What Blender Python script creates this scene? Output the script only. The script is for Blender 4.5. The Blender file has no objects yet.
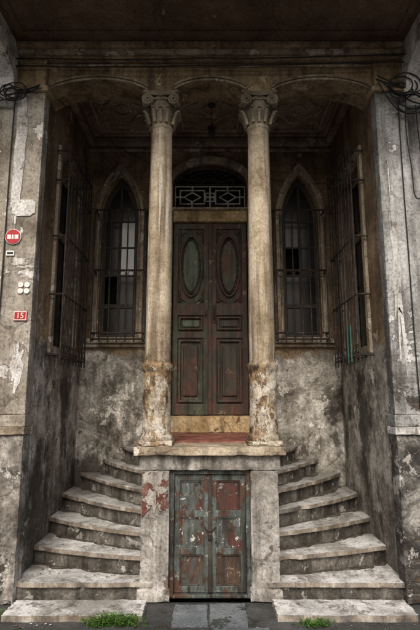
import bpy, bmesh, math, random
from mathutils import Vector, geometry, noise as mnoise
random.seed(7)
S=bpy.context.scene
S.view_settings.view_transform='Standard'; S.view_settings.look='None'; S.view_settings.exposure=0
COL=S.collection
# ---------------------------------------------------------------- materials
class M:
    def __init__(s,name,rough=.85,spec=.3):
        s.m=bpy.data.materials.new(name); s.m.use_nodes=True
        s.nt=s.m.node_tree; s.b=s.nt.nodes['Principled BSDF']
        s.b.inputs['Roughness'].default_value=rough
        s.b.inputs['Specular IOR Level'].default_value=spec
        s.geo=s.nt.nodes.new('ShaderNodeNewGeometry')
    def n(s,t): return s.nt.nodes.new(t)
    def l(s,a,b): s.nt.links.new(a,b)
    def setin(s,i,v):
        if isinstance(v,bpy.types.NodeSocket): s.l(v,i)
        else:
            if i.type=='RGBA' and len(v)==3: v=(*v,1)
            i.default_value=v
    def noise(s,scale,detail=8,rough=.6,st=(1,1,1),off=0,dist=0):
        mp=s.n('ShaderNodeMapping'); s.l(s.geo.outputs['Position'],mp.inputs['Vector'])
        mp.inputs['Scale'].default_value=st; mp.inputs['Location'].default_value=(off,off*1.7,off*.6)
        t=s.n('ShaderNodeTexNoise'); t.inputs['Scale'].default_value=scale
        t.inputs['Detail'].default_value=min(detail,6 if scale<8 else 4); t.inputs['Roughness'].default_value=rough
        t.inputs['Distortion'].default_value=dist
        s.l(mp.outputs[0],t.inputs['Vector']); return t.outputs['Fac']
    def crack(s,scale,w=.012):
        nz=s.n('ShaderNodeTexNoise'); nz.inputs['Scale'].default_value=scale*1.6; nz.inputs['Detail'].default_value=3
        s.l(s.geo.outputs['Position'],nz.inputs['Vector'])
        a=s.n('ShaderNodeVectorMath'); a.operation='MULTIPLY_ADD'
        s.l(nz.outputs['Color'],a.inputs[0]); a.inputs[1].default_value=(.5,.5,.5); s.l(s.geo.outputs['Position'],a.inputs[2])
        v=s.n('ShaderNodeTexVoronoi'); v.feature='DISTANCE_TO_EDGE'; v.inputs['Scale'].default_value=scale
        s.l(a.outputs[0],v.inputs['Vector']); return s.thr(v.outputs['Distance'],w,0)
    def thr(s,f,lo,hi,to=1.0):
        r=s.n('ShaderNodeMapRange'); r.clamp=True
        s.setin(r.inputs[0],f); r.inputs[1].default_value=lo; r.inputs[2].default_value=hi
        r.inputs[3].default_value=0; r.inputs[4].default_value=to; return r.outputs[0]
    def mix(s,f,a,b,bt='MIX'):
        x=s.n('ShaderNodeMix'); x.data_type='RGBA'; x.blend_type=bt
        s.setin(x.inputs[0],f); s.setin(x.inputs[6],a); s.setin(x.inputs[7],b); return x.outputs[2]
    def math(s,op,a,b=0):
        x=s.n('ShaderNodeMath'); x.operation=op; s.setin(x.inputs[0],a); s.setin(x.inputs[1],b); return x.outputs[0]
    def ramp(s,f,stops):
        r=s.n('ShaderNodeValToRGB'); s.setin(r.inputs[0],f); e=r.color_ramp.elements
        while len(e)<len(stops): e.new(.5)
        for el,(p,c) in zip(e,stops): el.position=p; el.color=(*c,1)
        return r.outputs[0]
    def sepP(s):
        sep=s.n('ShaderNodeSeparateXYZ'); s.l(s.geo.outputs['Position'],sep.inputs[0]); return sep
    def axis(s,i,scale,amp,nsc=3,off=0):
        nz=s.noise(nsc,5,.65,off=off)
        k=s.math('MULTIPLY',s.math('SUBTRACT',nz,.5),amp)
        return s.math('ADD',s.sepP().outputs[i],k)
    def fin(s,col,h=None,bump=.4,dist=.02,rough=None):
        s.setin(s.b.inputs['Base Color'],col)
        if h is not None:
            b=s.n('ShaderNodeBump'); b.inputs['Strength'].default_value=bump; b.inputs['Distance'].default_value=dist
            s.l(h,b.inputs['Height']); s.l(b.outputs[0],s.b.inputs['Normal'])
        if rough is not None: s.setin(s.b.inputs['Roughness'],rough)
        return s.m

def plaster(name,c,peel,streak,pth=.56,zs=None,low=None,damp=None,off=0,sc=1.0,st=.65,cracks=.6,bump=.5,rough=.9,sts=.5,brick=None):
    m=M(name,rough)
    a=m.noise(1.6*sc,12,.7,off=off)
    col=m.ramp(a,[(.34,c[0]),(.5,c[1]),(.64,c[2])])
    p1=m.noise(2.3*sc,14,.72,off=off+5,dist=.4); pk=m.thr(p1,pth,pth+.02)
    edge=m.math('MULTIPLY',m.thr(p1,pth-.02,pth),m.thr(p1,pth+.015,pth))
    col=m.mix(pk,col,peel); 
    hh=m.math('MULTIPLY',pk,-.8)
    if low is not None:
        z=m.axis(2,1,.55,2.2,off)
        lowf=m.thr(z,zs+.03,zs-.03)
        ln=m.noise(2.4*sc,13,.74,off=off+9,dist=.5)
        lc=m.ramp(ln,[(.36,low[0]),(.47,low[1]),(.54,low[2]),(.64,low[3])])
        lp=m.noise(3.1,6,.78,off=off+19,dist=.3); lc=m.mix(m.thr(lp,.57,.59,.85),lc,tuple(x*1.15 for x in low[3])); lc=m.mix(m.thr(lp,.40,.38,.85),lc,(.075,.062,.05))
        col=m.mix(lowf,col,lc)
    if brick:
        tc=m.n('ShaderNodeCombineXYZ'); sp=m.sepP(); m.l(sp.outputs[0],tc.inputs[0]); m.l(sp.outputs[2],tc.inputs[1])
        bt=m.n('ShaderNodeTexBrick'); m.l(tc.outputs[0],bt.inputs['Vector']); bt.inputs['Scale'].default_value=1
        bt.inputs['Brick Width'].default_value=.23; bt.inputs['Row Height'].default_value=.085; bt.inputs['Mortar Size'].default_value=.012; bt.inputs['Mortar Smooth'].default_value=.4
        bt.inputs['Color1'].default_value=(.085,.062,.048,1); bt.inputs['Color2'].default_value=(.05,.045,.04,1); bt.inputs['Mortar'].default_value=(.10,.095,.085,1)
        bz=m.noise(1.5,8,.7,off=off+33,dist=.3)
        bf=m.math('MULTIPLY',m.thr(bz,brick[2],brick[2]+.02),m.thr(m.sepP().outputs[2],brick[1],brick[0]))
        col=m.mix(bf,col,bt.outputs['Color']); hh=m.math('SUBTRACT',hh,m.math('MULTIPLY',bf,m.math('ADD',m.math('MULTIPLY',bt.outputs['Fac'],.8),1.2)))
    if damp:
        dz=m.axis(2,1,damp[2],1.7,off+2); df=m.thr(dz,damp[1],damp[0],.75)
        col=m.mix(df,col,damp[3])
        dz=m.thr(m.noise(1.15,5,.75,off=off+40,st=(1,1,.6)),.53,.60,.88); col=m.mix(m.math('MULTIPLY',dz,m.thr(m.sepP().outputs[2],2.5,1.9)),col,damp[3])
    s1=m.noise(5,8,.65,st=(1,1,.12),off=off+1); col=m.mix(m.thr(s1,.46,.66,st),col,streak)
    s2=m.noise(13,6,.65,st=(1,1,.06),off=off+11); col=m.mix(m.thr(s2,.54,.68,st*sts),col,(streak[0]*.4,streak[1]*.4,streak[2]*.4))
    f=m.noise(38,6,.8,off=off); col=m.mix(.8,col,m.ramp(f,[(.32,(.3,.29,.28)),(.5,(.98,.98,.98)),(.68,(1.35,1.33,1.3))]),'MULTIPLY')
    if cracks:
        ck=m.crack(1.1); ckm=m.math('MULTIPLY',ck,m.thr(m.noise(1.3,3,off=off+7),.48,.56,cracks)); col=m.mix(ckm,col,(.02,.018,.015))
    col=m.mix(m.math('MULTIPLY',edge,.6),col,(streak[0],streak[1],streak[2]))
    h=m.math('ADD',m.math('ADD',hh,m.math('MULTIPLY',f,.5)),a)
    return m.fin(col,h,bump,.025)

DAMP=(.15,1.3,1.4,(.033,.029,.023))
wall_in=plaster('old_brown_plaster',[(.115,.08,.048),(.25,.18,.112),(.40,.305,.205)],(.50,.41,.30),(.055,.036,.022),.60,
   zs=2.33,low=[(.09,.082,.07),(.24,.225,.195),(.40,.38,.34),(.62,.60,.55)],damp=DAMP,st=.6)
wall_out_l=plaster('pilaster_plaster_pale',[(.16,.135,.105),(.35,.32,.27),(.52,.49,.44)],(.74,.73,.70),(.07,.055,.04),.58,
   zs=1.45,low=[(.07,.066,.06),(.20,.187,.167),(.34,.32,.29),(.54,.52,.49)],off=3,st=.6,brick=(1.1,1.5,.58))
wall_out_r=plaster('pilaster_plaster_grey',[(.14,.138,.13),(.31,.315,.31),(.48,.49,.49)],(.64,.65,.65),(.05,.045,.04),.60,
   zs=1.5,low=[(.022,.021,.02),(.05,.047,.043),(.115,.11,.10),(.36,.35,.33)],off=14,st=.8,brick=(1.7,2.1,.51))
beam_m=plaster('ochre_stained_plaster',[(.15,.10,.058),(.31,.228,.14),(.46,.355,.235)],(.54,.45,.33),(.04,.028,.017),.60,off=21,st=.75)
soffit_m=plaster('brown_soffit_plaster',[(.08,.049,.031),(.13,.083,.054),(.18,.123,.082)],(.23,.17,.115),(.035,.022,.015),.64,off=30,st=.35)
ceil_m=plaster('sooty_ceiling_plaster',[(.14,.10,.068),(.26,.20,.143),(.40,.32,.235)],(.48,.40,.31),(.055,.038,.026),.60,off=35,st=.4)
trim_m=plaster('aged_trim_stone',[(.17,.13,.088),(.35,.288,.21),(.51,.445,.345)],(.62,.57,.49),(.05,.037,.026),.57,off=41)
ped_m=plaster('pedestal_painted_stone',[(.15,.138,.12),(.36,.343,.315),(.57,.555,.525)],(.17,.13,.10),(.055,.046,.036),.60,off=52,sc=1.5,st=.8)
yellow_m=plaster('ochre_threshold_stone',[(.32,.21,.10),(.50,.375,.21),(.58,.48,.31)],(.18,.08,.05),(.08,.05,.03),.62,off=60,sc=2)
white_m=plaster('flaking_white_paint',[(.42,.41,.39),(.64,.635,.62),(.78,.775,.76)],(.25,.22,.19),(.12,.11,.10),.60,off=64,sc=2,st=.5)
def redfloor():
    m=M('worn_red_floor_paint',.7)
    c=m.ramp(m.noise(6,10,.7),[(.35,(.08,.03,.022)),(.5,(.19,.066,.048)),(.65,(.30,.16,.125))])
    return m.fin(c,m.noise(30),.3)
red_floor=redfloor()
def dark_strip():
    m=M('dark_speckled_layer',.95)
    return m.fin(m.ramp(m.noise(20,4,.75),[(.35,(.03,.026,.021)),(.5,(.065,.056,.045)),(.65,(.13,.115,.095))]),m.noise(60,4,.8),.8,.01)
dark_strip_m=dark_strip()
def column_mat():
    m=M('weathered_column_stone',.75)
    col=m.ramp(m.noise(3,12,.72,off=2),[(.34,(.20,.15,.095)),(.48,(.44,.365,.26)),(.62,(.61,.54,.42))])
    s1=m.noise(9,8,.65,st=(1,1,.05),off=4); col=m.mix(m.thr(s1,.46,.62,.8),col,(.11,.077,.046))
    s3=m.noise(14,8,.6,st=(1,1,.04),off=24); col=m.mix(m.thr(s3,.57,.62,.6),col,(.70,.67,.60))
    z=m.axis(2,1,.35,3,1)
    p=m.noise(4.5,14,.75,off=8,dist=.3,st=(1,1,.55))
    base=m.ramp(m.noise(9,5,.7,off=3),[(.35,(.26,.22,.165)),(.5,(.48,.43,.35)),(.65,(.66,.63,.56))])
    base=m.mix(m.thr(p,.49,.51),base,m.ramp(m.noise(12,4,.7),[(.4,(.12,.075,.04)),(.6,(.36,.245,.13))]))
    base=m.mix(m.thr(p,.565,.58,.92),base,(.04,.031,.024))
    ck=m.crack(5,.03); base=m.mix(m.math('MULTIPLY',ck,.85),base,(.05,.035,.025))
    lowf=m.thr(z,2.13,2.07)
    col=m.mix(lowf,col,base)
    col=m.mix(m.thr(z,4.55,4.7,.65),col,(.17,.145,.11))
    f=m.noise(50,6,.8); col=m.mix(.7,col,m.ramp(f,[(.32,(.4,.39,.38)),(.5,(.96,.96,.96)),(.68,(1.3,1.28,1.25))]),'MULTIPLY')
    return m.fin(col,m.math('ADD',m.math('MULTIPLY',m.math('MULTIPLY',m.thr(p,.49,.51),lowf),-1.6),f),.55,.015)
col_m=column_mat()
def marble():
    m=M('worn_grey_marble',.5,.4)
    col=m.ramp(m.noise(3,12,.7,off=3,dist=1),[(.32,(.27,.268,.255)),(.47,(.52,.522,.512)),(.62,(.74,.745,.74))])
    col=m.mix(m.thr(m.noise(1.9,13,.78,off=12,dist=.4),.49,.57,.72),col,(.19,.175,.15))
    col=m.mix(m.thr(m.noise(7.5,13,.8,off=17),.54,.62,.8),col,(.085,.075,.06))
    y=m.axis(1,1,1.2,2.5,5); col=m.mix(m.thr(y,.7,1.7,.75),col,(.09,.083,.07))
    v=m.crack(2.2); col=m.mix(m.math('MULTIPLY',v,.7),col,(.06,.052,.045))
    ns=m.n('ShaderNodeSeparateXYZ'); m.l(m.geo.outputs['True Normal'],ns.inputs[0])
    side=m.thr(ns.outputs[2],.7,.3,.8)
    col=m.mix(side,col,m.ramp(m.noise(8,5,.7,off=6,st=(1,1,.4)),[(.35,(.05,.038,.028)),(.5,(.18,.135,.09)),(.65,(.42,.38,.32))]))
    f=m.noise(50,6,.8); col=m.mix(.7,col,m.ramp(f,[(.32,(.42,.42,.42)),(.5,(.97,.97,.97)),(.68,(1.2,1.2,1.2))]),'MULTIPLY')
    return m.fin(col,m.math('ADD',m.noise(6,10,.65),m.math('MULTIPLY',f,.3)),.4,.015)
marble_m=marble()
riser_m=plaster('dirty_stone_riser',[(.04,.035,.028),(.115,.105,.09),(.24,.228,.205)],(.40,.39,.36),(.022,.018,.014),.58,off=71,sc=2.2,st=.9)
def paintwood(name,ca,cb,cc,th=.5,off=0,rough=.6,sc=1,dk=.7):
    m=M(name,rough,.4)
    col=m.ramp(m.noise(4*sc,12,.7,off=off),[(.36,ca[0]),(.6,ca[1])])
    pb=m.noise(3*sc,13,.75,off=off+4,dist=.5,st=(1,1,.6))
    col=m.mix(m.thr(pb,th,th+.03),col,cb)
    pc=m.noise(7*sc,13,.78,off=off+8,dist=.5)
    col=m.mix(m.thr(pc,.60,.625),col,cc)
    col=m.mix(m.thr(pc,.42,.36),col,(.03,.022,.015))
    col=m.mix(m.thr(m.noise(12,8,.65,st=(1,1,.08),off=off+2),.47,.65,dk),col,(.02,.014,.01))
    f=m.noise(60,5,.75,st=(1,1,.15)); col=m.mix(.7,col,m.ramp(f,[(.32,(.4,.4,.4)),(.5,(.95,.95,.95)),(.68,(1.3,1.3,1.3))]),'MULTIPLY')
    return m.fin(col,m.math('ADD',m.thr(pc,.60,.62),m.math('MULTIPLY',f,.6)),.5,.008)
door_g=paintwood('peeling_green_door_paint',[(.042,.05,.033),(.092,.105,.068)],(.095,.052,.033),(.24,.21,.15),.50,3,dk=.8)
door_p=paintwood('green_panel_paint',[(.07,.10,.066),(.135,.18,.12)],(.075,.066,.045),(.30,.29,.22),.56,6)
door_r=paintwood('worn_brown_door_paint',[(.058,.027,.019),(.11,.05,.034)],(.058,.052,.035),(.25,.20,.13),.50,9,dk=.8)
bdoor_t=paintwood('peeling_teal_paint',[(.045,.058,.053),(.115,.145,.135)],(.08,.04,.027),(.33,.34,.31),.49,15,sc=1.6,dk=.9)
bdoor_r=paintwood('oxide_red_panel_paint',[(.055,.019,.015),(.105,.036,.027)],(.05,.032,.024),(.28,.25,.22),.50,19,sc=1.6,dk=.9)
bdoor_g=paintwood('grey_green_panel_paint',[(.055,.066,.06),(.12,.14,.13)],(.09,.038,.028),(.55,.55,.52),.53,41,sc=1.5,dk=.85)
bdoor_b=paintwood('rusty_brown_panel',[(.045,.028,.019),(.09,.057,.04)],(.065,.072,.065),(.24,.2,.15),.52,23,sc=1.6,dk=.9)
frame_w=paintwood('grey_weathered_window_wood',[(.22,.18,.135),(.44,.38,.30)],(.14,.10,.065),(.6,.55,.47),.56,27)
dark_w=paintwood('dark_sash_wood',[(.025,.02,.016),(.06,.05,.04)],(.035,.025,.02),(.18,.16,.13),.55,29)
fret_m=paintwood('old_white_fret_paint',[(.40,.41,.40),(.62,.63,.62)],(.28,.26,.23),(.65,.65,.63),.6,33,dk=.5)
def simple(name,c,rough=.5,metal=0,var=.5,sc=20):
    m=M(name,rough); m.b.inputs['Metallic'].default_value=metal
    col=m.mix(m.thr(m.noise(sc,8,.7),.4,.65,var),c,tuple(x*.35 for x in c))
    return m.fin(col,m.noise(sc*3),.15,.005)
iron=M('rusted_black_iron',.6)
iron=iron.fin(iron.mix(iron.thr(iron.noise(14,8,.7),.5,.62),(.022,.02,.019),(.08,.045,.028)),iron.noise(60),.3,.004)
iron_t=simple('turquoise_painted_iron',(.05,.16,.13),.6)
cable_m=simple('black_cable',(.018,.018,.018),.6); cable_g=simple('grey_cable',(.16,.16,.15),.6)
glass_d=simple('dusty_dark_glass',(.017,.017,.018),.2,0,.6,5)
glass_l=simple('painted_reflection_pane',(.80,.86,.90),.3,0,.2,6)  # bright reflection in the glass, painted in as a pale base colour
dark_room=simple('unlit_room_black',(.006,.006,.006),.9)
sign_red=simple('enamel_red',(.42,.02,.025),.35,0,.35); sign_w=simple('enamel_white',(.78,.78,.76),.35,0,.25)
litter_m=simple('dry_leaf_litter',(.16,.10,.05),.8,0,.6,40); litter_w=simple('paint_flakes',(.5,.48,.44),.8,0,.5,40)
roof_m=simple('upper_wall_plaster',(.25,.21,.16),.9,0,.5,3)

def ground_mat(name,cs,off,sc=1):
    m=M(name,.85)
    col=m.ramp(m.noise(3*sc,12,.7,off=off),[(.3,cs[0]),(.5,cs[1]),(.7,cs[2])])
    col=m.mix(m.thr(m.noise(5,12,.7,off=off+4),.58,.62,.8),col,(.02,.024,.014))
    f=m.noise(55,6,.75); col=m.mix(.7,col,m.ramp(f,[(.3,(.4,.4,.4)),(.5,(.95,.95,.95)),(.7,(1.3,1.3,1.3))]),'MULTIPLY')
    return m.fin(col,m.math('ADD',m.noise(14,10,.7),f),.7,.02)
road_m=ground_mat('old_asphalt',[(.03,.03,.03),(.05,.05,.05),(.07,.068,.065)],1)
pave_m=ground_mat('dark_pavement_stone',[(.03,.03,.029),(.06,.062,.062),(.11,.11,.11)],7)
slab_m=ground_mat('blue_grey_paving_slab',[(.08,.09,.10),(.15,.17,.185),(.26,.275,.295)],13)
def leafm():
    m=M('weed_leaf_green',.6)
    return m.fin(m.ramp(m.noise(25,4),[(.3,(.03,.07,.012)),(.6,(.07,.15,.025)),(.8,(.12,.20,.045))]))
leaf_m=leafm()
# ---------------------------------------------------------------- geometry helpers
def empty(name):
    o=bpy.data.objects.new(name,None); COL.objects.link(o); o.empty_display_size=.3; return o
def addmesh(name,vs,fs,mat,parent=None,bevel=0,smooth=False,seg=2):
    me=bpy.data.meshes.new(name); me.from_pydata(vs,[],fs); me.update()
    bm=bmesh.new(); bm.from_mesh(me); bmesh.ops.recalc_face_normals(bm,faces=bm.faces); bm.to_mesh(me); bm.free()
    me.materials.append(mat)
    if smooth:
        for p in me.polygons: p.use_smooth=True
    o=bpy.data.objects.new(name,me); COL.objects.link(o)
    if parent: o.parent=parent
    if bevel:
        b=o.modifiers.new('bevel','BEVEL'); b.width=bevel; b.segments=seg; b.limit_method='ANGLE'; b.angle_limit=math.radians(40)
    return o
def prism(name,outer,holes,axis,a,b,mat,parent=None,bevel=0):
    loops=[outer]+list(holes); pts=[p for L in loops for p in L]; n=len(pts)
    f3={'X':lambda p,t:(t,p[0],p[1]),'Y':lambda p,t:(p[0],t,p[1]),'Z':lambda p,t:(p[0],p[1],t)}[axis]
    vs=[f3(p,a) for p in pts]+[f3(p,b) for p in pts]
    tr=geometry.tessellate_polygon([[Vector((p[0],p[1],0)) for p in L] for L in loops])
    fs=[tuple(t) for t in tr]+[tuple(i+n for i in reversed(t)) for t in tr]
    k=0
    for L in loops:
        m=len(L)
        for i in range(m):
            j=(i+1)%m; fs.append((k+i,k+j,n+k+j,n+k+i))
        k+=m
    return addmesh(name,vs,fs,mat,parent,bevel)
def box(name,x0,x1,y0,y1,z0,z1,mat,parent=None,bevel=.006):
    vs=[(x,y,z) for x in(x0,x1) for y in(y0,y1) for z in(z0,z1)]
    fs=[(0,1,3,2),(4,6,7,5),(0,4,5,1),(2,3,7,6),(0,2,6,4),(1,5,7,3)]
    return addmesh(name,vs,fs,mat,parent,bevel)
def chip(o,amp,cuts_len=.035,sc=9):
    """worn stone: subdivide the solid and wear its edges with real displacement"""
    me=o.data; bm=bmesh.new(); bm.from_mesh(me)
    for _ in range(7):
        es=[e for e in bm.edges if e.calc_length()>cuts_len*1.6]
        if not es or len(bm.verts)>30000: break
        bmesh.ops.subdivide_edges(bm,edges=es,cuts=1,use_grid_fill=True)
    bmesh.ops.triangulate(bm,faces=bm.faces); bm.normal_update()
    sharp={}
    for v in bm.verts:
        s=0
        for e in v.link_edges:
            if len(e.link_faces)==2 and e.calc_face_angle(0)>.6: s=1
        sharp[v]=s
    mv=[]
    for v in bm.verts:
        n=mnoise.fractal(v.co*sc,1.0,2.0,4)
        k=amp*n*.5
        if sharp[v]: k-=amp*max(0,n+.15)*2.2
        mv.append((v,v.normal*k))
    for v,d in mv: v.co+=d
    bm.to_mesh(me); bm.free()
    for m in list(o.modifiers): m.width=min(m.width,.004)
    return o
def rect(x0,x1,z0,z1): return [(x0,z0),(x1,z0),(x1,z1),(x0,z1)]
def lathe(name,prof,cx,cy,mat,parent=None,segs=48,smooth=True,wear=None):
    vs=[];fs=[]
    for r,z in prof:
        for i in range(segs):
            a=2*math.pi*i/segs; rr=r
            if wear:
                p=Vector((cx+r*math.cos(a),cy+r*math.sin(a),z)); w=wear(z)
                n=mnoise.fractal(p*8,1.0,2.0,4); rr=r+w*(n*.5-max(0,n-.05)*1.3)
            vs.append((cx+rr*math.cos(a),cy+rr*math.sin(a),z))
    for k in range(len(prof)-1):
        for i in range(segs):
            j=(i+1)%segs; fs.append((k*segs+i,k*segs+j,(k+1)*segs+j,(k+1)*segs+i))
    fs.append(tuple(range(segs))); fs.append(tuple((len(prof)-1)*segs+i for i in range(segs)))
    o=addmesh(name,vs,fs,mat,parent,0,smooth)
    if smooth:
        e=o.modifiers.new('es','EDGE_SPLIT'); e.split_angle=math.radians(42)
    return o
def tubes(name,lines,r,mat,parent=None,res=3,smooth=False):
    cu=bpy.data.curves.new(name,'CURVE'); cu.dimensions='3D'; cu.bevel_depth=r; cu.bevel_resolution=res; cu.use_fill_caps=True
    for L in lines:
        cyc=False
        if L[0]=='c': cyc=True; L=L[1:]
        if smooth:
            s=cu.splines.new('NURBS'); s.points.add(len(L)-1); s.order_u=4; s.use_endpoint_u=True; s.resolution_u=8
        else:
            s=cu.splines.new('POLY'); s.points.add(len(L)-1)
        for p,q in zip(s.points,L): p.co=(*q,1)
        s.use_cyclic_u=cyc
    t=bpy.data.objects.new('tmp',cu); COL.objects.link(t)
    dg=bpy.context.evaluated_depsgraph_get(); me=bpy.data.meshes.new_from_object(t.evaluated_get(dg))
    bpy.data.objects.remove(t); me.name=name; me.materials.clear(); me.materials.append(mat)
    for p in me.polygons: p.use_smooth=True
    o=bpy.data.objects.new(name,me); COL.objects.link(o)
    if parent: o.parent=parent
    return o
def gothic(cx,hw,z0,zs,za,n=12):
    rise=za-zs; c=(rise*rise-hw*hw)/(2*hw); R=hw+c; A=math.atan2(rise,c)
    pts=[(cx-hw,z0),(cx+hw,z0)]
    pts+=[(cx-c+R*math.cos(A*i/n),zs+R*math.sin(A*i/n)) for i in range(n+1)]
    pts+=[(cx+c-R*math.cos(A*i/n),zs+R*math.sin(A*i/n)) for i in range(n-1,-1,-1)]
    return pts
def ellarch(hw,z0,zs,za,n=20):
    return [(-hw,z0),(hw,z0)]+[(hw*math.cos(math.pi*i/n),zs+(za-zs)*math.sin(math.pi*i/n)) for i in range(n+1)]

YB=1.85
# ---------------------------------------------------------------- building
B=empty('historic_stone_building')
wc=1.25
holes=[gothic(-wc,.25,2.52,4.2,4.85),gothic(wc,.25,2.52,4.2,4.85),ellarch(.52,1.50,4.72,5.03)]
prism('rear_wall',rect(-1.95,1.95,0,5.45),holes,'Y',YB,YB+.3,wall_in,B)
for s,n in((-1,'left'),(1,'right')):
    prism(n+'_recess_wall',rect(.12,YB,0,5.45),[rect(.62,1.5,2.3,4.5)],'X',s*1.72,s*1.98,wall_in,B)
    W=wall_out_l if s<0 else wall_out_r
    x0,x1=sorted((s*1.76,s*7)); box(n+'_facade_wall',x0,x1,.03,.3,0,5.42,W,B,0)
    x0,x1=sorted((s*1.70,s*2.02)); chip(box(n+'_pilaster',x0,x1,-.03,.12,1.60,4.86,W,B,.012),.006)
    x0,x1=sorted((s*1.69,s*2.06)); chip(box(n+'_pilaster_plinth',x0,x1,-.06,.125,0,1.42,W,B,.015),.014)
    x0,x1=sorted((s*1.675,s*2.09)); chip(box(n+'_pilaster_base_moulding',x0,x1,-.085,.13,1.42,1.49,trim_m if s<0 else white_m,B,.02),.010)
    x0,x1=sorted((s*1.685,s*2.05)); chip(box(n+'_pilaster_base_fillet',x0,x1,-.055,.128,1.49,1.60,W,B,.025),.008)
    x0,x1=sorted((s*1.66,s*2.07)); box(n+'_impost',x0,x1,-.07,.135,4.86,4.92,beam_m,B,.015)
    x0,x1=sorted((s*1.705,s*2.02)); box(n+'_pilaster_head',x0,x1,-.035,.11,4.92,5.24,beam_m,B,.01)
    prof=[(.03,5.385),(.03,4.72),(-.02,4.72),(-.07,4.78),(-.10,4.88),(-.12,4.98),(-.20,5.05),(-.32,5.09),(-.46,5.11),(-.60,5.14),(-.70,5.20),(-.74,5.27),(-.74,5.385)]
    x0,x1=sorted((s*2.00,s*2.24)); prism(n+'_corbel_bracket',prof,[],'X',x0,x1,white_m,B,.012)
    xx=s*1.992
    sp=[(xx,-.58+.075*(1-t/28)*math.cos(t*.55),5.245+.075*(1-t/28)*math.sin(t*.55)) for t in range(24)]
    sp2=[(xx,-.04+.055*(1-t/28)*math.cos(t*.55),4.84+.055*(1-t/28)*math.sin(t*.55)) for t in range(24)]
    tubes(n+'_corbel_scroll',[sp,sp2],.012,trim_m,B)
def seg(xa,xb,zs,rise,n=14):
    return [(xa+(xb-xa)*i/n, zs+rise*(1-(2*i/n-1)**2)**.75) for i in range(n+1)]
ar=[seg(-1.69,-.65,4.92,.13),seg(-.38,.38,4.93,.11),seg(.65,1.69,4.92,.13)]
bot=[(-1.75,4.88)]
for a in ar: bot+=a
bot+=[(1.75,4.88)]
prism('arcade_beam',bot+[(1.75,5.41),(-1.75,5.41)],[],'Y',.04,.38,beam_m,B,.008)
def off(a,d): return [(x,.03,z+d) for x,z in a]
tubes('arch_mouldings',[off(a,.012) for a in ar]+[off(a,.05) for a in ar],.013,trim_m,B)
for i,(z0,z1,y0) in enumerate([(5.20,5.225,.02),(5.245,5.29,-.03),(5.29,5.335,-.075),(5.335,5.389,-.12)]):
    box('cornice_band_%d'%i,-1.995,1.995,y0,.035,z0,z1,beam_m if i%2 else trim_m,B,.01)
box('overhang_soffit',-2.75,2.75,-1.35,.03,5.39,5.42,soffit_m,B,0)
prism('soffit_border',rect(-1.95,1.95,-1.2,-.2),[rect(-1.88,1.88,-1.13,-.27)],'Z',5.372,5.392,soffit_m,B,.006)
box('projecting_upper_storey',-2.75,2.75,-1.35,.02,5.42,8.8,roof_m,B,.01)
box('main_upper_wall',-7,7,.03,5,5.421,8.8,roof_m,B,0)
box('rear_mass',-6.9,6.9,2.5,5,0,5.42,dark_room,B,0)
box('roof_cornice',-7.2,7.2,-1.55,5.2,8.8,9.0,trim_m,B,.02)
for i in range(4):
    x=-2.05+i*1.37
    prism('upper_window_frame_%d'%i,rect(x-.42,x+.42,6.1,8.0),[rect(x-.34,x+.34,6.18,7.92)],'Y',-1.40,-1.35,frame_w,B,.01)
    box('upper_window_glass_%d'%i,x-.34,x+.34,-1.37,-1.353,6.18,7.92,glass_d,B,0)
    box('upper_window_rail_%d'%i,x-.34,x+.34,-1.39,-1.371,7.2,7.26,frame_w,B,0)
box('recess_ceiling',-1.8,1.8,.37,1.9,5.395,5.415,ceil_m,B,0)
for i,(a,b_) in enumerate([(-1.62,-.62),(-.5,.5),(.62,1.62)]):
    prism('ceiling_panel_outer_%d'%i,rect(a,b_,.5,1.7),[rect(a+.045,b_-.045,.545,1.655)],'Z',5.36,5.397,ceil_m,B,.01)
    prism('ceiling_panel_inner_%d'%i,rect(a+.12,b_-.12,.62,1.58),[rect(a+.145,b_-.145,.645,1.555)],'Z',5.37,5.397,trim_m,B,.006)
    cx=(a+b_)/2
    L=[['c']+[(cx+.26*math.cos(t*math.pi/16)*(1+.18*math.cos(t*math.pi/4)),1.1+.26*math.sin(t*math.pi/16)*(1+.18*math.cos(t*math.pi/4)),5.388) for t in range(32)],
       ['c']+[(cx+.1*math.cos(t*math.pi/8),1.1+.1*math.sin(t*math.pi/8),5.388) for t in range(16)]]
    for sx in(-1,1):
        for sy in(-1,1):
            L.append([(cx+sx*(.28-.07*(1-t/22)*math.cos(t*.5)),1.1+sy*(.34-.07*(1-t/22)*math.sin(t*.5)),5.388) for t in range(18)])
    tubes('ceiling_ornament_%d'%i,L,.012,trim_m,B)
box('rear_cove_moulding',-1.71,1.71,1.74,YB-.001,5.27,5.394,ceil_m,B,.03)
box('rear_cove_fillet',-1.715,1.715,1.81,YB-.002,5.21,5.25,trim_m,B,.008)
for s in(-1,1):
    x0,x1=sorted((s*1.62,s*1.719)); box('side_cove_moulding',x0,x1,.385,1.735,5.27,5.394,ceil_m,B,.03)
    x0,x1=sorted((s*.62,s*1.70)); box('rear_sill_ledge',x0,x1,1.79,YB-.001,2.42,2.465,trim_m,B,.012)
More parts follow.
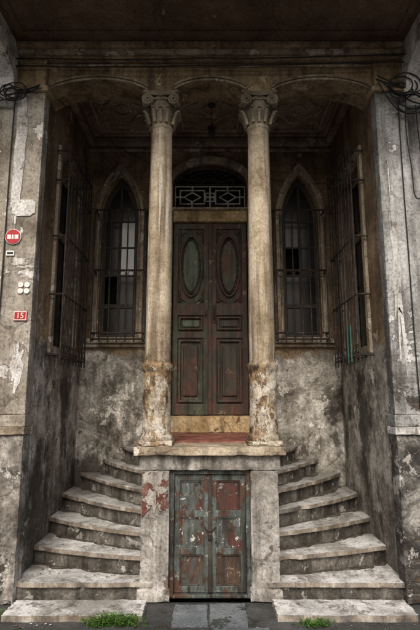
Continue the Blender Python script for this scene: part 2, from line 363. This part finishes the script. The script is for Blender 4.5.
for s,n in((-1,'left'),(1,'right')):
    cx=s*wc
    prism(n+'_window_surround',gothic(cx,.345,2.48,4.22,5.02),[gothic(cx,.262,2.55,4.2,4.87)],'Y',1.79,YB+.002,trim_m,B,.012)
    prism(n+'_window_surround_roll',gothic(cx,.30,2.50,4.21,4.94),[gothic(cx,.272,2.54,4.205,4.89)],'Y',1.772,1.80,frame_w,B,.008)
    prism(n+'_window_sash',gothic(cx,.248,2.53,4.2,4.845),[gothic(cx,.195,3.02,4.2,4.74),rect(cx-.195,cx+.195,2.60,2.96)],'Y',1.93,1.97,dark_w,B,.006)
    for k,z in enumerate((3.42,3.82,4.2)): box(n+'_glazing_bar_%d'%k,cx-.2,cx+.2,1.935,1.965,z-.013,z+.013,dark_w,B,.003)
    box(n+'_window_mullion',cx-.016,cx+.016,1.932,1.968,2.6,4.74,dark_w,B,.003)
    for k,(z0,z1) in enumerate(((2.6,2.96),(3.02,3.40),(3.44,3.80),(3.84,4.18),(4.22,4.8))):
        for q,(a,b_) in enumerate(((cx-.21,cx-.012),(cx+.012,cx+.21))):
            pale=(n=='left' and (k,q) in((2,1),(3,1)))
            broken=(n=='left' and (k,q)==(1,0)) or (n=='right' and (k,q)==(2,0))
            if not broken: box(n+'_pane_%d_%d'%(k,q),a,b_,1.945+.002*k,1.952+.002*k,z0-.01,z1+.01,glass_l if pale else glass_d,B,0)
    box(n+'_window_sill',cx-.40,cx+.40,1.74,YB-.003,2.466,2.525,trim_m,B,.015)
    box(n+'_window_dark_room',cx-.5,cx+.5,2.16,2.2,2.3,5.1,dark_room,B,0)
    x0,x1=sorted((s*1.69,s*1.76)); prism(n+'_side_window_frame',rect(.54,1.58,2.22,4.60),[rect(.63,1.49,2.31,4.49)],'X',x0,x1,trim_m,B,.01)
    x0,x1=sorted((s*1.84,s*1.88))
    prism(n+'_side_window_sash',rect(.61,1.51,2.29,4.51),[rect(.67,1.04,2.36,3.7),rect(1.08,1.45,2.36,3.7),rect(.67,1.04,3.77,4.45),rect(1.08,1.45,3.77,4.45)],'X',x0,x1,frame_w,B,.005)
    x0,x1=sorted((s*1.885,s*1.89)); box(n+'_side_window_glass',x0,x1,.6,1.52,2.28,4.52,glass_d,B,0)
prism('portal_surround',ellarch(.60,1.33,4.72,5.12),[ellarch(.515,1.32,4.72,5.028)],'Y',1.79,YB+.002,trim_m,B,.012)
box('portal_lintel',-.515,.515,1.83,1.99,4.17,4.33,yellow_m,B,.015)
box('portal_lintel_cap',-.53,.53,1.785,1.99,4.331,4.36,trim_m,B,.008)
chip(box('portal_threshold',-.60,.60,1.70,2.0,1.325,1.53,yellow_m,B,.015),.008)
F=empty('fanlight_grille')
box('fanlight_glass',-.52,.52,2.03,2.04,4.3,5.05,glass_d,F,0)
y=1.90
L=[]
def R2(x0,x1,z0,z1): return ['c',(x0,y,z0),(x1,y,z0),(x1,y,z1),(x0,y,z1)]
L.append(R2(-.49,.49,4.39,4.71)); L.append([(-.49,y,4.55),(-.34,y,4.55)]); L.append([(.49,y,4.55),(.34,y,4.55)])
for cx in(-.25,.25):
    L.append(R2(cx-.17,cx+.17,4.45,4.65)); L.append(['c',(cx-.12,y,4.55),(cx,y,4.62),(cx+.12,y,4.55),(cx,y,4.48)])
    L.append([(cx,y,4.39),(cx,y,4.48)]); L.append([(cx,y,4.62),(cx,y,4.71)])
L.append(R2(-.06,.06,4.49,4.61)); L.append([(-.08,y,4.55),(.08,y,4.55)]); L.append([(0,y,4.39),(0,y,4.71)])
tubes('fret_panel',L,.013,fret_m,F,1)
L=[[(-.5,y,4.74),(.5,y,4.74)]]
for i in range(1,8):
    a=math.pi*i/8; L.append([(.1*math.cos(a),y,4.74+.07*math.sin(a)),(.5*math.cos(a),y,4.74+.28*math.sin(a))])
for rr in(.12,.34,.49): L.append([(rr*math.cos(math.pi*i/16),y,4.74+rr*.56*math.sin(math.pi*i/16)) for i in range(17)])
tubes('fan_bars',L,.008,dark_w,F,1)
# entrance door
D=empty('entrance_door')
for s,n,mm in((-1,'left',door_g),(1,'right',door_r)):
    x0,x1=sorted((s*.012,s*.51)); c=(x0+x1)/2
    box(n+'_leaf',x0,x1,1.93,1.98,1.535,4.175,mm,D,.004)
    prism(n+'_stiles',rect(x0+.002,x1-.002,1.54,4.165),[rect(c-.175,c+.175,3.02,4.08),rect(c-.175,c+.175,2.64,2.86),rect(c-.175,c+.175,1.68,2.55)],'Y',1.900,1.932,mm,D,.006)
    ov=lambda a,b_:[(c+a*math.cos(2*math.pi*i/32),3.55+b_*math.sin(2*math.pi*i/32)) for i in range(32)]
    prism(n+'_oval_moulding',ov(.165,.44),[ov(.135,.405)],'Y',1.885,1.931,mm,D,.008)
    prism(n+'_oval_panel',ov(.105,.36),[],'Y',1.905,1.931,door_p if s<0 else door_g,D,.012)
    W=[]
    for i in range(28):
        a=2*math.pi*i/28; px,pz=c+.120*math.cos(a),3.55+.382*math.sin(a)
        W.append([(px,1.925,pz),(px-.018*math.sin(a)-.006*math.cos(a),1.905,pz+.03*math.cos(a)),(px-.02*math.sin(a),1.92,pz+.045*math.cos(a))])
    tubes(n+'_carved_wreath',W,.008,mm,D,1,True)
    for sx in(-1,1):
        for sz in(-1,1):
            tubes(n+'_corner_carving',[[(c+sx*(.145-.03*(1-t/16)*math.cos(t*.6)),1.915,3.55+sz*(.48-.035*(1-t/16)*math.sin(t*.6))) for t in range(13)],[(c+sx*.16,1.92,3.55+sz*.33),(c+sx*.15,1.91,3.55+sz*.44),(c+sx*.07,1.92,3.55+sz*.5)]],.011,mm,D,1)
    prism(n+'_mid_moulding',rect(c-.16,c+.16,2.66,2.84),[rect(c-.135,c+.135,2.685,2.815)],'Y',1.888,1.931,mm,D,.008)
    box(n+'_mid_panel',c-.115,c+.115,1.905,1.931,2.705,2.795,door_p if s<0 else door_r,D,.01)
    prism(n+'_low_moulding',rect(c-.16,c+.16,1.70,2.53),[rect(c-.13,c+.13,1.73,2.50)],'Y',1.888,1.931,mm,D,.008)
    box(n+'_low_panel',c-.10,c+.10,1.905,1.931,1.78,2.45,door_r,D,.014)
box('astragal',-.028,.028,1.875,1.93,1.54,4.165,door_r,D,.01)
tubes('door_handle',[[(.06,1.90,2.95),(.06,1.86,2.95),(.06,1.86,2.80),(.06,1.90,2.80)],[(-.06,1.90,2.9),(-.06,1.865,2.9),(-.06,1.865,2.84)]],.010,iron,D,2)
box('lock_plate',.04,.085,1.892,1.901,2.75,3.0,iron,D,.002)
# pedestal, shelf
P=empty('column_pedestal')
for s,n in((-1,'left'),(1,'right')):
    x0,x1=sorted((s*.365,s*.62)); chip(box(n+'_pier',x0,x1,0,.44,0.10,1.10,ped_m,P,.012),.010)
    x0,x1=sorted((s*.35,s*.64)); chip(box(n+'_pier_foot',x0,x1,-.02,.43,0.005,.11,ped_m,P,.015),.012)
chip(box('lintel',-.645,.645,.01,.445,1.101,1.235,ped_m,P,.01),.007)
chip(box('cap_slab',-.69,.69,-.055,.46,1.236,1.31,trim_m,P,.018),.009)
box('core',-.60,.60,.2,1.84,0,1.15,riser_m,P,0)
box('landing_floor',-.495,.495,.462,1.84,1.15,1.322,red_floor,P,.01)
def blob(name,cx,cz,rx,rz,xlim,zlim,y0,y1,mat,parent,seed,amp=.55,n=80):
    pp=[]
    for i in range(n):
        a=2*math.pi*i/n
        r=1+amp*mnoise.fractal(Vector((math.cos(a)*2.2,math.sin(a)*2.2,seed)),.8,2,5)
        pp.append((min(xlim[1],max(xlim[0],cx+rx*r*math.cos(a))),min(zlim[1],max(zlim[0],cz+rz*r*math.sin(a)))))
    prism(name,pp,[],'Y',y0,y1,mat,parent,.001)
red_rem=plaster('faded_red_paint_remnant',[(.08,.032,.025),(.15,.058,.045),(.22,.12,.095)],(.38,.36,.33),(.05,.03,.02),.49,off=81,sc=4,st=.85)
blob('left_pier_red_paint',-.50,.93,.14,.20,(-.612,-.375),(.5,1.092),-.011,-.001,red_rem,P,5,.7)
blob('loose_white_coat_0',-1.92,4.25,.055,.75,(-2.01,-1.80),(3.3,4.84),-.040,-.030,white_m,B,11,.5)
blob('loose_white_coat_1',-1.80,2.05,.05,.2,(-1.99,-1.715),(1.65,2.4),-.037,-.029,white_m,B,13,.8)
blob('loose_white_coat_2',1.80,3.0,.04,.8,(1.712,1.95),(1.7,4.6),-.037,-.029,white_m,B,17,.8)
# basement door
K=empty('basement_door')
box('door_backing',-.364,.364,.16,.19,.01,1.099,dark_w,K,0)
prism('frame',rect(-.364,.364,.01,1.099),[rect(-.325,.325,.04,1.06)],'Y',.06,.15,bdoor_t,K,.006)
for s,n in((-1,'left'),(1,'right')):
    x0,x1=sorted((s*.010,s*.324))
    prism(n+'_leaf',rect(x0,x1,.045,1.055),[rect(x0+.05,x1-.05,.74,1.00),rect(x0+.05,x1-.05,.42,.68),rect(x0+.05,x1-.05,.10,.36)],'Y',.09,.13,bdoor_t,K,.005)
    for k,(z0,z1,mm) in enumerate(((.74,1.0,bdoor_g if s<0 else bdoor_r),(.42,.68,bdoor_g),(.10,.36,bdoor_b))):
        box(n+'_panel_%d'%k,x0+.045,x1-.045,.112,.12,z0-.005,z1+.005,mm,K,0)
        prism(n+'_bead_%d'%k,rect(x0+.05,x1-.05,z0,z1),[rect(x0+.062,x1-.062,z0+.012,z1-.012)],'Y',.098,.113,mm,K,.003)
box('centre_bar',-.018,.018,.075,.10,.05,1.05,dark_w,K,.004)
tubes('chain_and_padlock',[[(-.05,.085,.60),(-.02,.06,.56),(.02,.06,.555),(.05,.085,.60)]],.006,iron,K,2,True)
box('padlock',-.018,.022,.048,.07,.50,.55,iron,K,.004)
# ---------------------------------------------------------------- columns
def column(cx):
    E=empty('stone_column'); cy=.2
    chip(box('plinth',cx-.165,cx+.165,cy-.165,cy+.165,1.311,1.355,col_m,E,.01),.012,.02)
    prof=[(.155,1.355),(.162,1.375),(.155,1.40),(.142,1.41)]
    for i in range(33): prof.append((.139-.003*math.sin(i/32*3.14),1.43+i/32*.56))
    prof+=[(.14,2.0),(.152,2.02),(.155,2.05),(.148,2.075),(.135,2.085),(.132,2.10),(.128,2.13)]
    for i in range(1,61):
        t=i/60; prof.append((.126-.014*t**1.4,2.13+t*2.41))
    prof+=[(.122,4.55),(.126,4.565),(.122,4.58),(.112,4.59),(.113,4.64),(.125,4.72),(.15,4.80),(.16,4.86),(.155,4.885)]
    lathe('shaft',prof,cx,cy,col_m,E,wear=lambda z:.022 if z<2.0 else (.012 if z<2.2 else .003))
    pts=[]
    for q in range(4):
        for i in range(9):
            t=-1+2*i/8; d=.190-.03*(1-t*t)
            a=q*math.pi/2; x,yv=t*.17,-d
            pts.append((cx+x*math.cos(a)-yv*math.sin(a),cy+x*math.sin(a)+yv*math.cos(a)))
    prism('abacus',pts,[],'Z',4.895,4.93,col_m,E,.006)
    L=[];Lr=[]
    for q in range(4):
        a=q*math.pi/2
        def tr(x,yv,z): return (cx+x*math.cos(a)-yv*math.sin(a),cy+x*math.sin(a)+yv*math.cos(a),z)
        for sx in(-1,1):
            sp=[]
            for t in range(34):
                th=t*.42; r=.062*(1-t/38)
                sp.append(tr(sx*(.130+r*math.sin(th)),-.175-.012*(t/34),4.825+r*math.cos(th)))
            L.append([tr(sx*.0,-.16,4.882)]+sp)
        for k in(-1,0,1):
            base=[(k*.06,-.118,4.60),(k*.07,-.135,4.67),(k*.075,-.155,4.72),(k*.08,-.178,4.745),(k*.08,-.182,4.725)]
            Lr.append([tr(*p) for p in base])
        Lr.append([tr(0,-.16,4.89),tr(0,-.185,4.87),tr(0,-.19,4.85)])
        L.append([tr(x*.02,-.158,4.845-.012*abs(math.sin(x*1.57))) for x in range(-4,5)])
    tubes('volutes',L,.0125,col_m,E,2)
    tubes('acanthus_leaves',Lr,.019,col_m,E,2,True)
    for q in range(4):
        a=q*math.pi/2
        for sx in(-1,1):
            x,yv=sx*.130,-.158
            X=cx+x*math.cos(a)-yv*math.sin(a); Y=cy+x*math.sin(a)+yv*math.cos(a)
            dx,dy=math.sin(a),-math.cos(a)
            vs=[];n=20
            for e in(-.018,.012):
                for i in range(n):
                    th=2*math.pi*i/n; vs.append((X+dx*e+math.cos(th)*.058*math.cos(a),Y+dy*e+math.cos(th)*.058*math.sin(a),4.825+.058*math.sin(th)))
            fs=[tuple(range(n)),tuple(range(n,2*n))]+[(i,(i+1)%n,n+(i+1)%n,n+i) for i in range(n)]
            addmesh('volute_disc_%d_%d'%(q,sx),vs,fs,col_m,E,.003)
    return E
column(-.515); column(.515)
# ---------------------------------------------------------------- stairs
h=.165
yin=[.02,.18,.33,.47,.60,.72,.84,.96]
out=[(1.74,.01),(1.74,.53),(1.74,.98),(1.74,1.43),(1.64,1.88),(1.36,1.88),(1.10,1.88),(.84,1.88)]
def stairs(s):
    E=empty('curved_stone_staircase')
    for k in range(8):
        a=Vector((.58,yin[k])); b=Vector(out[k]); d=(b-a); nrm=Vector((d.y,-d.x)).normalized()
        if nrm.y>0: nrm=-nrm
        bul=[0,.05,.07,.08,.08,.06,.05,.03][k]
        N=70
        def curve(o,jit,sd=0,dark_strip=0):
            r=[]
            for i in range(N+1):
                t=i/N; p=a+d*t
                w=mnoise.fractal(Vector((p.x*7*s,p.y*7,k*3.1+sd)),1,2,4)
                ch=max(0,mnoise.noise(Vector((p.x*5*s+9,p.y*5,k*1.7)))-.25)*.07 if sd else 0
                if dark_strip: 
                    q=mnoise.fractal(Vector((p.x*4*s+3,p.y*4,k*2.3)),.8,2,5)
                    e=max(.006,dark_strip*(.35+t*1.3)*(1+1.3*q)); p=p+nrm*(bul*4*t*(1-t)*(1-.3*t)*.9+e)
                else: p=p+nrm*(bul*4*t*(1-t)*(1-.3*t)*.9+o+jit*w-ch)
                r.append((p.x,p.y))
            return r
        def poly(c):
            p=list(c)
            if k<4: p.append((1.74,1.88))
            p.append((.50,1.88)); p.append((.50,p[0][1]))
            return [(s*x,y) for x,y in p]
        prism('riser_%d'%(k+1),poly(curve(-.004,.003)),[],'Z',k*h+.001,(k+1)*h-.038,riser_m,E)
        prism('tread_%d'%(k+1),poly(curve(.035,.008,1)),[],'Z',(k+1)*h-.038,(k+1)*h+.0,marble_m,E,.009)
        if k>0: prism('rear_dark_strip_%d'%k,poly(curve(0,0,0,.045)),[],'Z',k*h-.002,k*h+.003,dark_strip_m,E,0)  # thin dark strip with ragged front edge, along the rear of each tread
    return E
stairs(-1); stairs(1)
def flakes(name,mat,n,seed):
    rr=random.Random(seed); vs=[];fs=[]
    for _ in range(n):
        if rr.random()<.65:
            s=rr.choice((-1,1)); k=rr.randrange(0,6); t=rr.uniform(.1,.95)
            ax,ay=.58+(out[k][0]-.58)*t, yin[k]+(out[k][1]-yin[k])*t
            bx,by=.58+(out[k+1][0]-.58)*t, yin[k+1]+(out[k+1][1]-yin[k+1])*t
            u=rr.uniform(.45,.85); x,y,z=s*(ax+(bx-ax)*u),ay+(by-ay)*u-.02,(k+1)*h+.004
            if abs(x)>1.66: continue
        else: x,y,z=rr.uniform(-1.9,1.9),rr.uniform(-.9,-.42),.004
        r0=rr.uniform(.004,.014); m=rr.randrange(4,7); c=len(vs); a0=rr.uniform(0,6)
        tl=rr.uniform(-.4,.4)
        for i in range(m):
            a=a0+6.283*i/m; r=r0*rr.uniform(.6,1.2); vs.append((x+r*math.cos(a),y+r*.8*math.sin(a),z+.003+abs(tl)*r*(1+math.cos(a))*.5))
        vs.append((x,y,z)); 
        for i in range(m): fs.append((c+i,c+(i+1)%m,c+m))
    addmesh(name,vs,fs,mat)
flakes('leaf_litter',litter_m,190,4); flakes('fallen_plaster_flakes',litter_w,110,9)
# ---------------------------------------------------------------- window grilles
def grille_side(s):
    E=empty('iron_window_grille'); X=s*1.57; xw=s*1.72
    v=[];h_=[]
    jt=lambda a:random.uniform(-a,a)
    for i in range(9):
        y=.50+i*.125; v.append([(X,y,2.12),(X+jt(.006),y+jt(.008),3.3),(X,y+jt(.005),4.58)])
    for z in(2.2,2.85,3.5,4.15,4.50):
        h_.append([(xw,.50,z),(X,.50,z),(X,1.50,z),(xw,1.50,z)])
    for z in(2.2,4.5):
        for y in(.75,1.0,1.25): h_.append([(X,y,z),(xw,y,z)])
    tubes('vertical_bars',v,.0095,iron,E,2); tubes('cross_bars',h_,.011,iron,E,2)
    L=[]
    for i in range(8):
        y=.5625+i*.125
        L.append(['c']+[(X,y+.045*math.cos(t*.7854),2.27+.045*math.sin(t*.7854)) for t in range(8)])
    tubes('ring_ornaments',L,.006,iron,E,1)
    tubes('spear_tips',[[(X,.50+i*.125,4.58),(X,.50+i*.125,4.66)] for i in range(9)],.006,iron,E,1)
    if s>0: tubes('painted_lower_bars',[[(X-.014,y,2.14),(X-.014,y,2.55)] for y in(.75,.875)],.009,iron_t,E,1)
def grille_rear(s):
    E=empty('iron_window_grille'); Y=1.60; x0,x1=.87,1.53
    v=[];h_=[]
    jt=lambda a:random.uniform(-a,a)
    for i in range(7):
        x=s*(x0+i*(x1-x0)/6); v.append([(x,Y,2.46),(x+jt(.006),Y+jt(.006),3.2),(x,Y,4.26)])
    for z in(2.50,2.58,3.41,4.24): h_.append([(s*x0,YB,z),(s*x0,Y,z),(s*x1,Y,z),(s*x1,YB,z)])
    h_.append([(s*(x0-.03),YB,4.24),(s*(x0-.03),Y,4.24),(s*(x0-.03),Y,2.5)])
    tubes('vertical_bars',v,.010,iron,E,2); tubes('cross_bars',h_,.012,iron,E,2)
    L=[]
    for i in range(6):
        x=s*(x0+(i+.5)*(x1-x0)/6)
        L.append(['c']+[(x+.04*math.cos(t*.7854),Y,3.36+.04*math.sin(t*.7854)) for t in range(8)])
    tubes('collars',L,.006,iron,E,1)
for s in(-1,1): grille_side(s); grille_rear(s)
# ---------------------------------------------------------------- lantern
LN=empty('hanging_lantern')
lathe('ceiling_rose',[(.05,5.394),(.045,5.375),(.015,5.355)],0.02,1.0,iron,LN,16)
tubes('chain',[['c']+[(0.02+.008*math.cos(t)*(k%2),1.0+.008*math.cos(t)*((k+1)%2),5.345-.022*k+.015*math.sin(t)) for t in [j*.7854 for j in range(8)]] for k in range(10)],.0028,iron,LN,1)
lathe('lamp_cap',[(.008,5.13),(.015,5.11),(.05,5.09),(.055,5.075),(.02,5.07)],0.02,1.0,iron,LN,16)
lathe('lamp_glass',[(.02,5.07),(.04,5.04),(.043,5.0),(.03,4.965),(.012,4.95)],0.02,1.0,dark_w,LN,16)
# ---------------------------------------------------------------- cables
C=empty('electric_cables')
def sag(a,b,d,n=9,w=.01):
    a=Vector(a);b=Vector(b); r=[]
    for i in range(n):
        t=i/(n-1); p=a.lerp(b,t); p.z-=d*4*t*(1-t); 
        if 0<i<n-1: p+=Vector((0,random.uniform(-w,w),random.uniform(-w,w)))
        r.append(tuple(p))
    return r
L=[sag((-6,-.02,5.15),(-1.9,-.09,5.12),.06),sag((-2.0,-.09,5.12),(1.9,-.10,5.17),.025,15),sag((-2.0,-.10,5.20),(2.0,-.14,5.22),.03,15),
   sag((1.9,-.10,5.17),(6,-.04,5.1),.12)]
tubes('cornice_cables',L,.007,cable_m,C,2,True)
def coil(cx,cz,R,n,y=-.1):
    o=[]
    for k in range(n):
        r=R*random.uniform(.7,1.1); ox,oz=random.uniform(-.04,.04),random.uniform(-.04,.04)
        o.append([(cx+ox+r*math.cos(t*.45+k),y-.012*k+.01*math.sin(t),cz+oz+r*.75*math.sin(t*.45+k)) for t in range(15)])
    return o
tubes('coiled_cable',coil(1.96,4.86,.15,4)+coil(2.04,4.72,.16,3)+coil(-2.02,4.80,.11,4)+[
   sag((1.7,-.09,4.97),(2.4,-.09,4.90),.06),sag((1.72,-.08,5.02),(2.5,-.07,5.0),.13),sag((1.75,-.1,4.95),(2.3,-.1,4.7),.1),sag((1.72,-.1,4.93),(2.2,-.1,4.75),.25),
   sag((-1.72,-.09,4.87),(-2.5,-.06,4.86),.05),sag((-1.74,-.08,4.92),(-2.5,-.06,4.98),.1),sag((-1.75,-.08,4.90),(-2.4,-.06,4.75),.07)],.007,cable_m,C,2,True)
tubes('dropping_cables',[[(2.0,-.08,4.8),(1.96,-.07,4.4),(2.03,-.06,4.0),(2.0,-.06,3.7),(2.09,-.05,3.66),(2.14,-.04,3.9),(2.12,-.03,4.3),(2.1,-.06,4.7)],
   [(1.93,-.05,4.8),(1.92,-.045,4.0),(1.93,-.045,3.2),(1.92,-.045,2.2),(1.93,-.05,1.65)],
   [(-2.0,-.05,4.8),(-2.01,-.045,4.0),(-1.995,-.045,3.2),(-2.0,-.045,2.2),(-2.0,-.05,1.65)]],.006,cable_m,C,2,True)
tubes('recess_wire',[sag((.6,1.80,4.9),(1.7,1.79,4.75),.12),sag((-1.6,.10,4.86),(-.6,1.78,4.9),.1)],.005,cable_m,C,2,True)
# ---------------------------------------------------------------- signs
def textobj(body,x,z,size,mat,parent,y):
    cu=bpy.data.curves.new('digits','FONT'); cu.body=body; cu.size=size; cu.align_x='CENTER'; cu.align_y='CENTER'; cu.extrude=.001
    t=bpy.data.objects.new('tmp',cu); COL.objects.link(t); dg=bpy.context.evaluated_depsgraph_get()
    me=bpy.data.meshes.new_from_object(t.evaluated_get(dg)); bpy.data.objects.remove(t)
    me.materials.clear(); me.materials.append(mat); o=bpy.data.objects.new('digits',me); COL.objects.link(o); o.parent=parent
    o.rotation_euler=(math.pi/2,0,0); o.location=(x,y,z)
circ=lambda cx,cz,r:[(cx+r*math.cos(i*math.pi/16),cz+r*math.sin(i*math.pi/16)) for i in range(32)]
E=empty('house_number_sign')
prism('white_rim',circ(-1.92,3.30,.078),[],'Y',-.047,-.038,sign_w,E,.004)
prism('red_disc',circ(-1.92,3.30,.072),[],'Y',-.052,-.046,sign_red,E,.003)
box('white_band',-1.975,-1.865,-.055,-.0515,3.275,3.318,sign_w,E,.001)
textobj('15',-1.92,3.297,.055,sign_red,E,-.0565)
E=empty('house_number_sign')
box('red_plate',-1.865,-1.735,-.046,-.036,2.47,2.565,sign_red,E,.004)
prism('white_border',rect(-1.860,-1.740,2.475,2.56),[rect(-1.854,-1.746,2.481,2.554)],'Y',-.0480,-.0455,sign_w,E)
textobj('15',-1.80,2.517,.075,sign_w,E,-.048)
E=empty('meter_plate_cluster')
for i,(dx,dz) in enumerate(((-.03,-.03),(.03,-.03),(-.03,.03),(.03,.03))):
    prism('disc_%d'%i,circ(-1.785+dx,2.79+dz,.026),[],'Y',-.046,-.035,sign_w,E,.003)
E=empty('street_name_plate')
box('plate',-1.98,-1.90,-.042,-.034,3.11,3.16,sign_w,E,.002); box('plate_text',-1.97,-1.91,-.044,-.0415,3.125,3.145,cable_m,E,0)
blob('paint_patch',-1.84,3.60,.13,.10,(-1.955,-1.725),(3.515,3.685),-.041,-.031,white_m,B,23,.25)
# ---------------------------------------------------------------- ground
box('ground',-150,150,-150,150,-.5,-.12,road_m,None,0)
E=empty('pavement')
box('paving',-30,30,-2.6,.02,-.3,-.004,pave_m,E,.01); box('kerb',-30,30,-2.8,-2.603,-.3,.0,slab_m,E,.015)
E=empty('paving_slab')
def rough_slab(name,x0,x1,y0,y1,z0,z1,mat,E):
    p=[]
    for (ax,ay),(bx,by) in (((x0,y0),(x1,y0)),((x1,y0),(x1,y1)),((x1,y1),(x0,y1)),((x0,y1),(x0,y0))):
        for i in range(16):
            t=i/16; p.append((ax+(bx-ax)*t+random.uniform(-.008,.008),ay+(by-ay)*t+random.uniform(-.008,.008)))
    prism(name,p,[],'Z',z0,z1,mat,E,.006)
rough_slab('slab_1',-.30,-.02,-.46,-.06,-.05,.008,slab_m,E); rough_slab('slab_2',.0,.30,-.47,-.05,-.05,.012,slab_m,E)
rough_slab('slab_3',-.42,.0,-.95,-.49,-.05,.006,pave_m,E); rough_slab('slab_4',.03,.46,-.95,-.5,-.05,.009,slab_m,E)
for s in(-1,1):
    E=empty('marble_step_slab'); x0,x1=sorted((s*.54,s*1.66)); rough_slab('slab',x0,x1,-.37,-.06,-.05,.045,marble_m,E)
# ---------------------------------------------------------------- weeds
def weeds(cx,cy,wx,wy,n,hm,E,z=0):
    vs=[];fs=[]
    for _ in range(n):
        bx=cx+random.gauss(0,wx); by=cy+random.gauss(0,wy); hh=hm*random.uniform(.3,1)
        a=random.uniform(0,6.28); le=random.uniform(0,.05)
        top=Vector((bx+le*math.cos(a),by+le*math.sin(a),z+hh))
        for q in range(3):
            b=random.uniform(0,6.28); l=random.uniform(.01,.026); w=l*.4; el=random.uniform(-.2,.9)
            o=top-Vector((0,0,q*hh*.25)); d=Vector((math.cos(b),math.sin(b),el)).normalized(); sd=Vector((-math.sin(b),math.cos(b),0))
            k=len(vs); vs+= [tuple(o),tuple(o+d*l*.5+sd*w),tuple(o+d*l),tuple(o+d*l*.5-sd*w)]; fs.append((k,k+1,k+2,k+3))
        k=len(vs); vs+=[(bx-.001,by,z-.01),(bx+.001,by,z-.01),tuple(top)]; fs.append((k,k+1,k+2))
    addmesh('clump',vs,fs,leaf_m,E)
E=empty('weeds'); weeds(-.74,-.43,.09,.02,420,.075,E); weeds(-.88,-.45,.04,.02,90,.05,E)
E=empty('weeds'); weeds(.84,-.44,.06,.015,120,.035,E)
E=empty('weeds'); weeds(-1.72,-.33,.03,.03,50,.06,E)
# ---------------------------------------------------------------- light & camera
W=bpy.data.worlds.new('World'); S.world=W; W.use_nodes=True; nt=W.node_tree
sk=nt.nodes.new('ShaderNodeTexSky'); sk.sky_type='NISHITA'; sk.sun_disc=False
EL,AZ=math.radians(44),math.radians(188)
sk.sun_elevation=EL; sk.sun_rotation=AZ; sk.dust_density=6; sk.air_density=1.0; sk.ozone_density=.6
nt.links.new(sk.outputs[0],nt.nodes['Background'].inputs[0]); nt.nodes['Background'].inputs[1].default_value=.145
su=bpy.data.lights.new('sun','SUN'); su.energy=2.2; su.angle=math.radians(25); su.color=(1,.94,.86)
so=bpy.data.objects.new('sun',su); COL.objects.link(so)
dirv=Vector((math.sin(AZ)*math.cos(EL),math.cos(AZ)*math.cos(EL),math.sin(EL)))
so.rotation_euler=dirv.to_track_quat('Z','Y').to_euler()
ca=bpy.data.cameras.new('camera'); co=bpy.data.objects.new('camera',ca); COL.objects.link(co)
ca.sensor_fit='HORIZONTAL'; ca.sensor_width=36; ca.lens=41.8; ca.clip_end=1000
co.location=(0.0,-4.6,1.73); co.rotation_euler=(math.radians(99.9),0,0)
S.camera=co
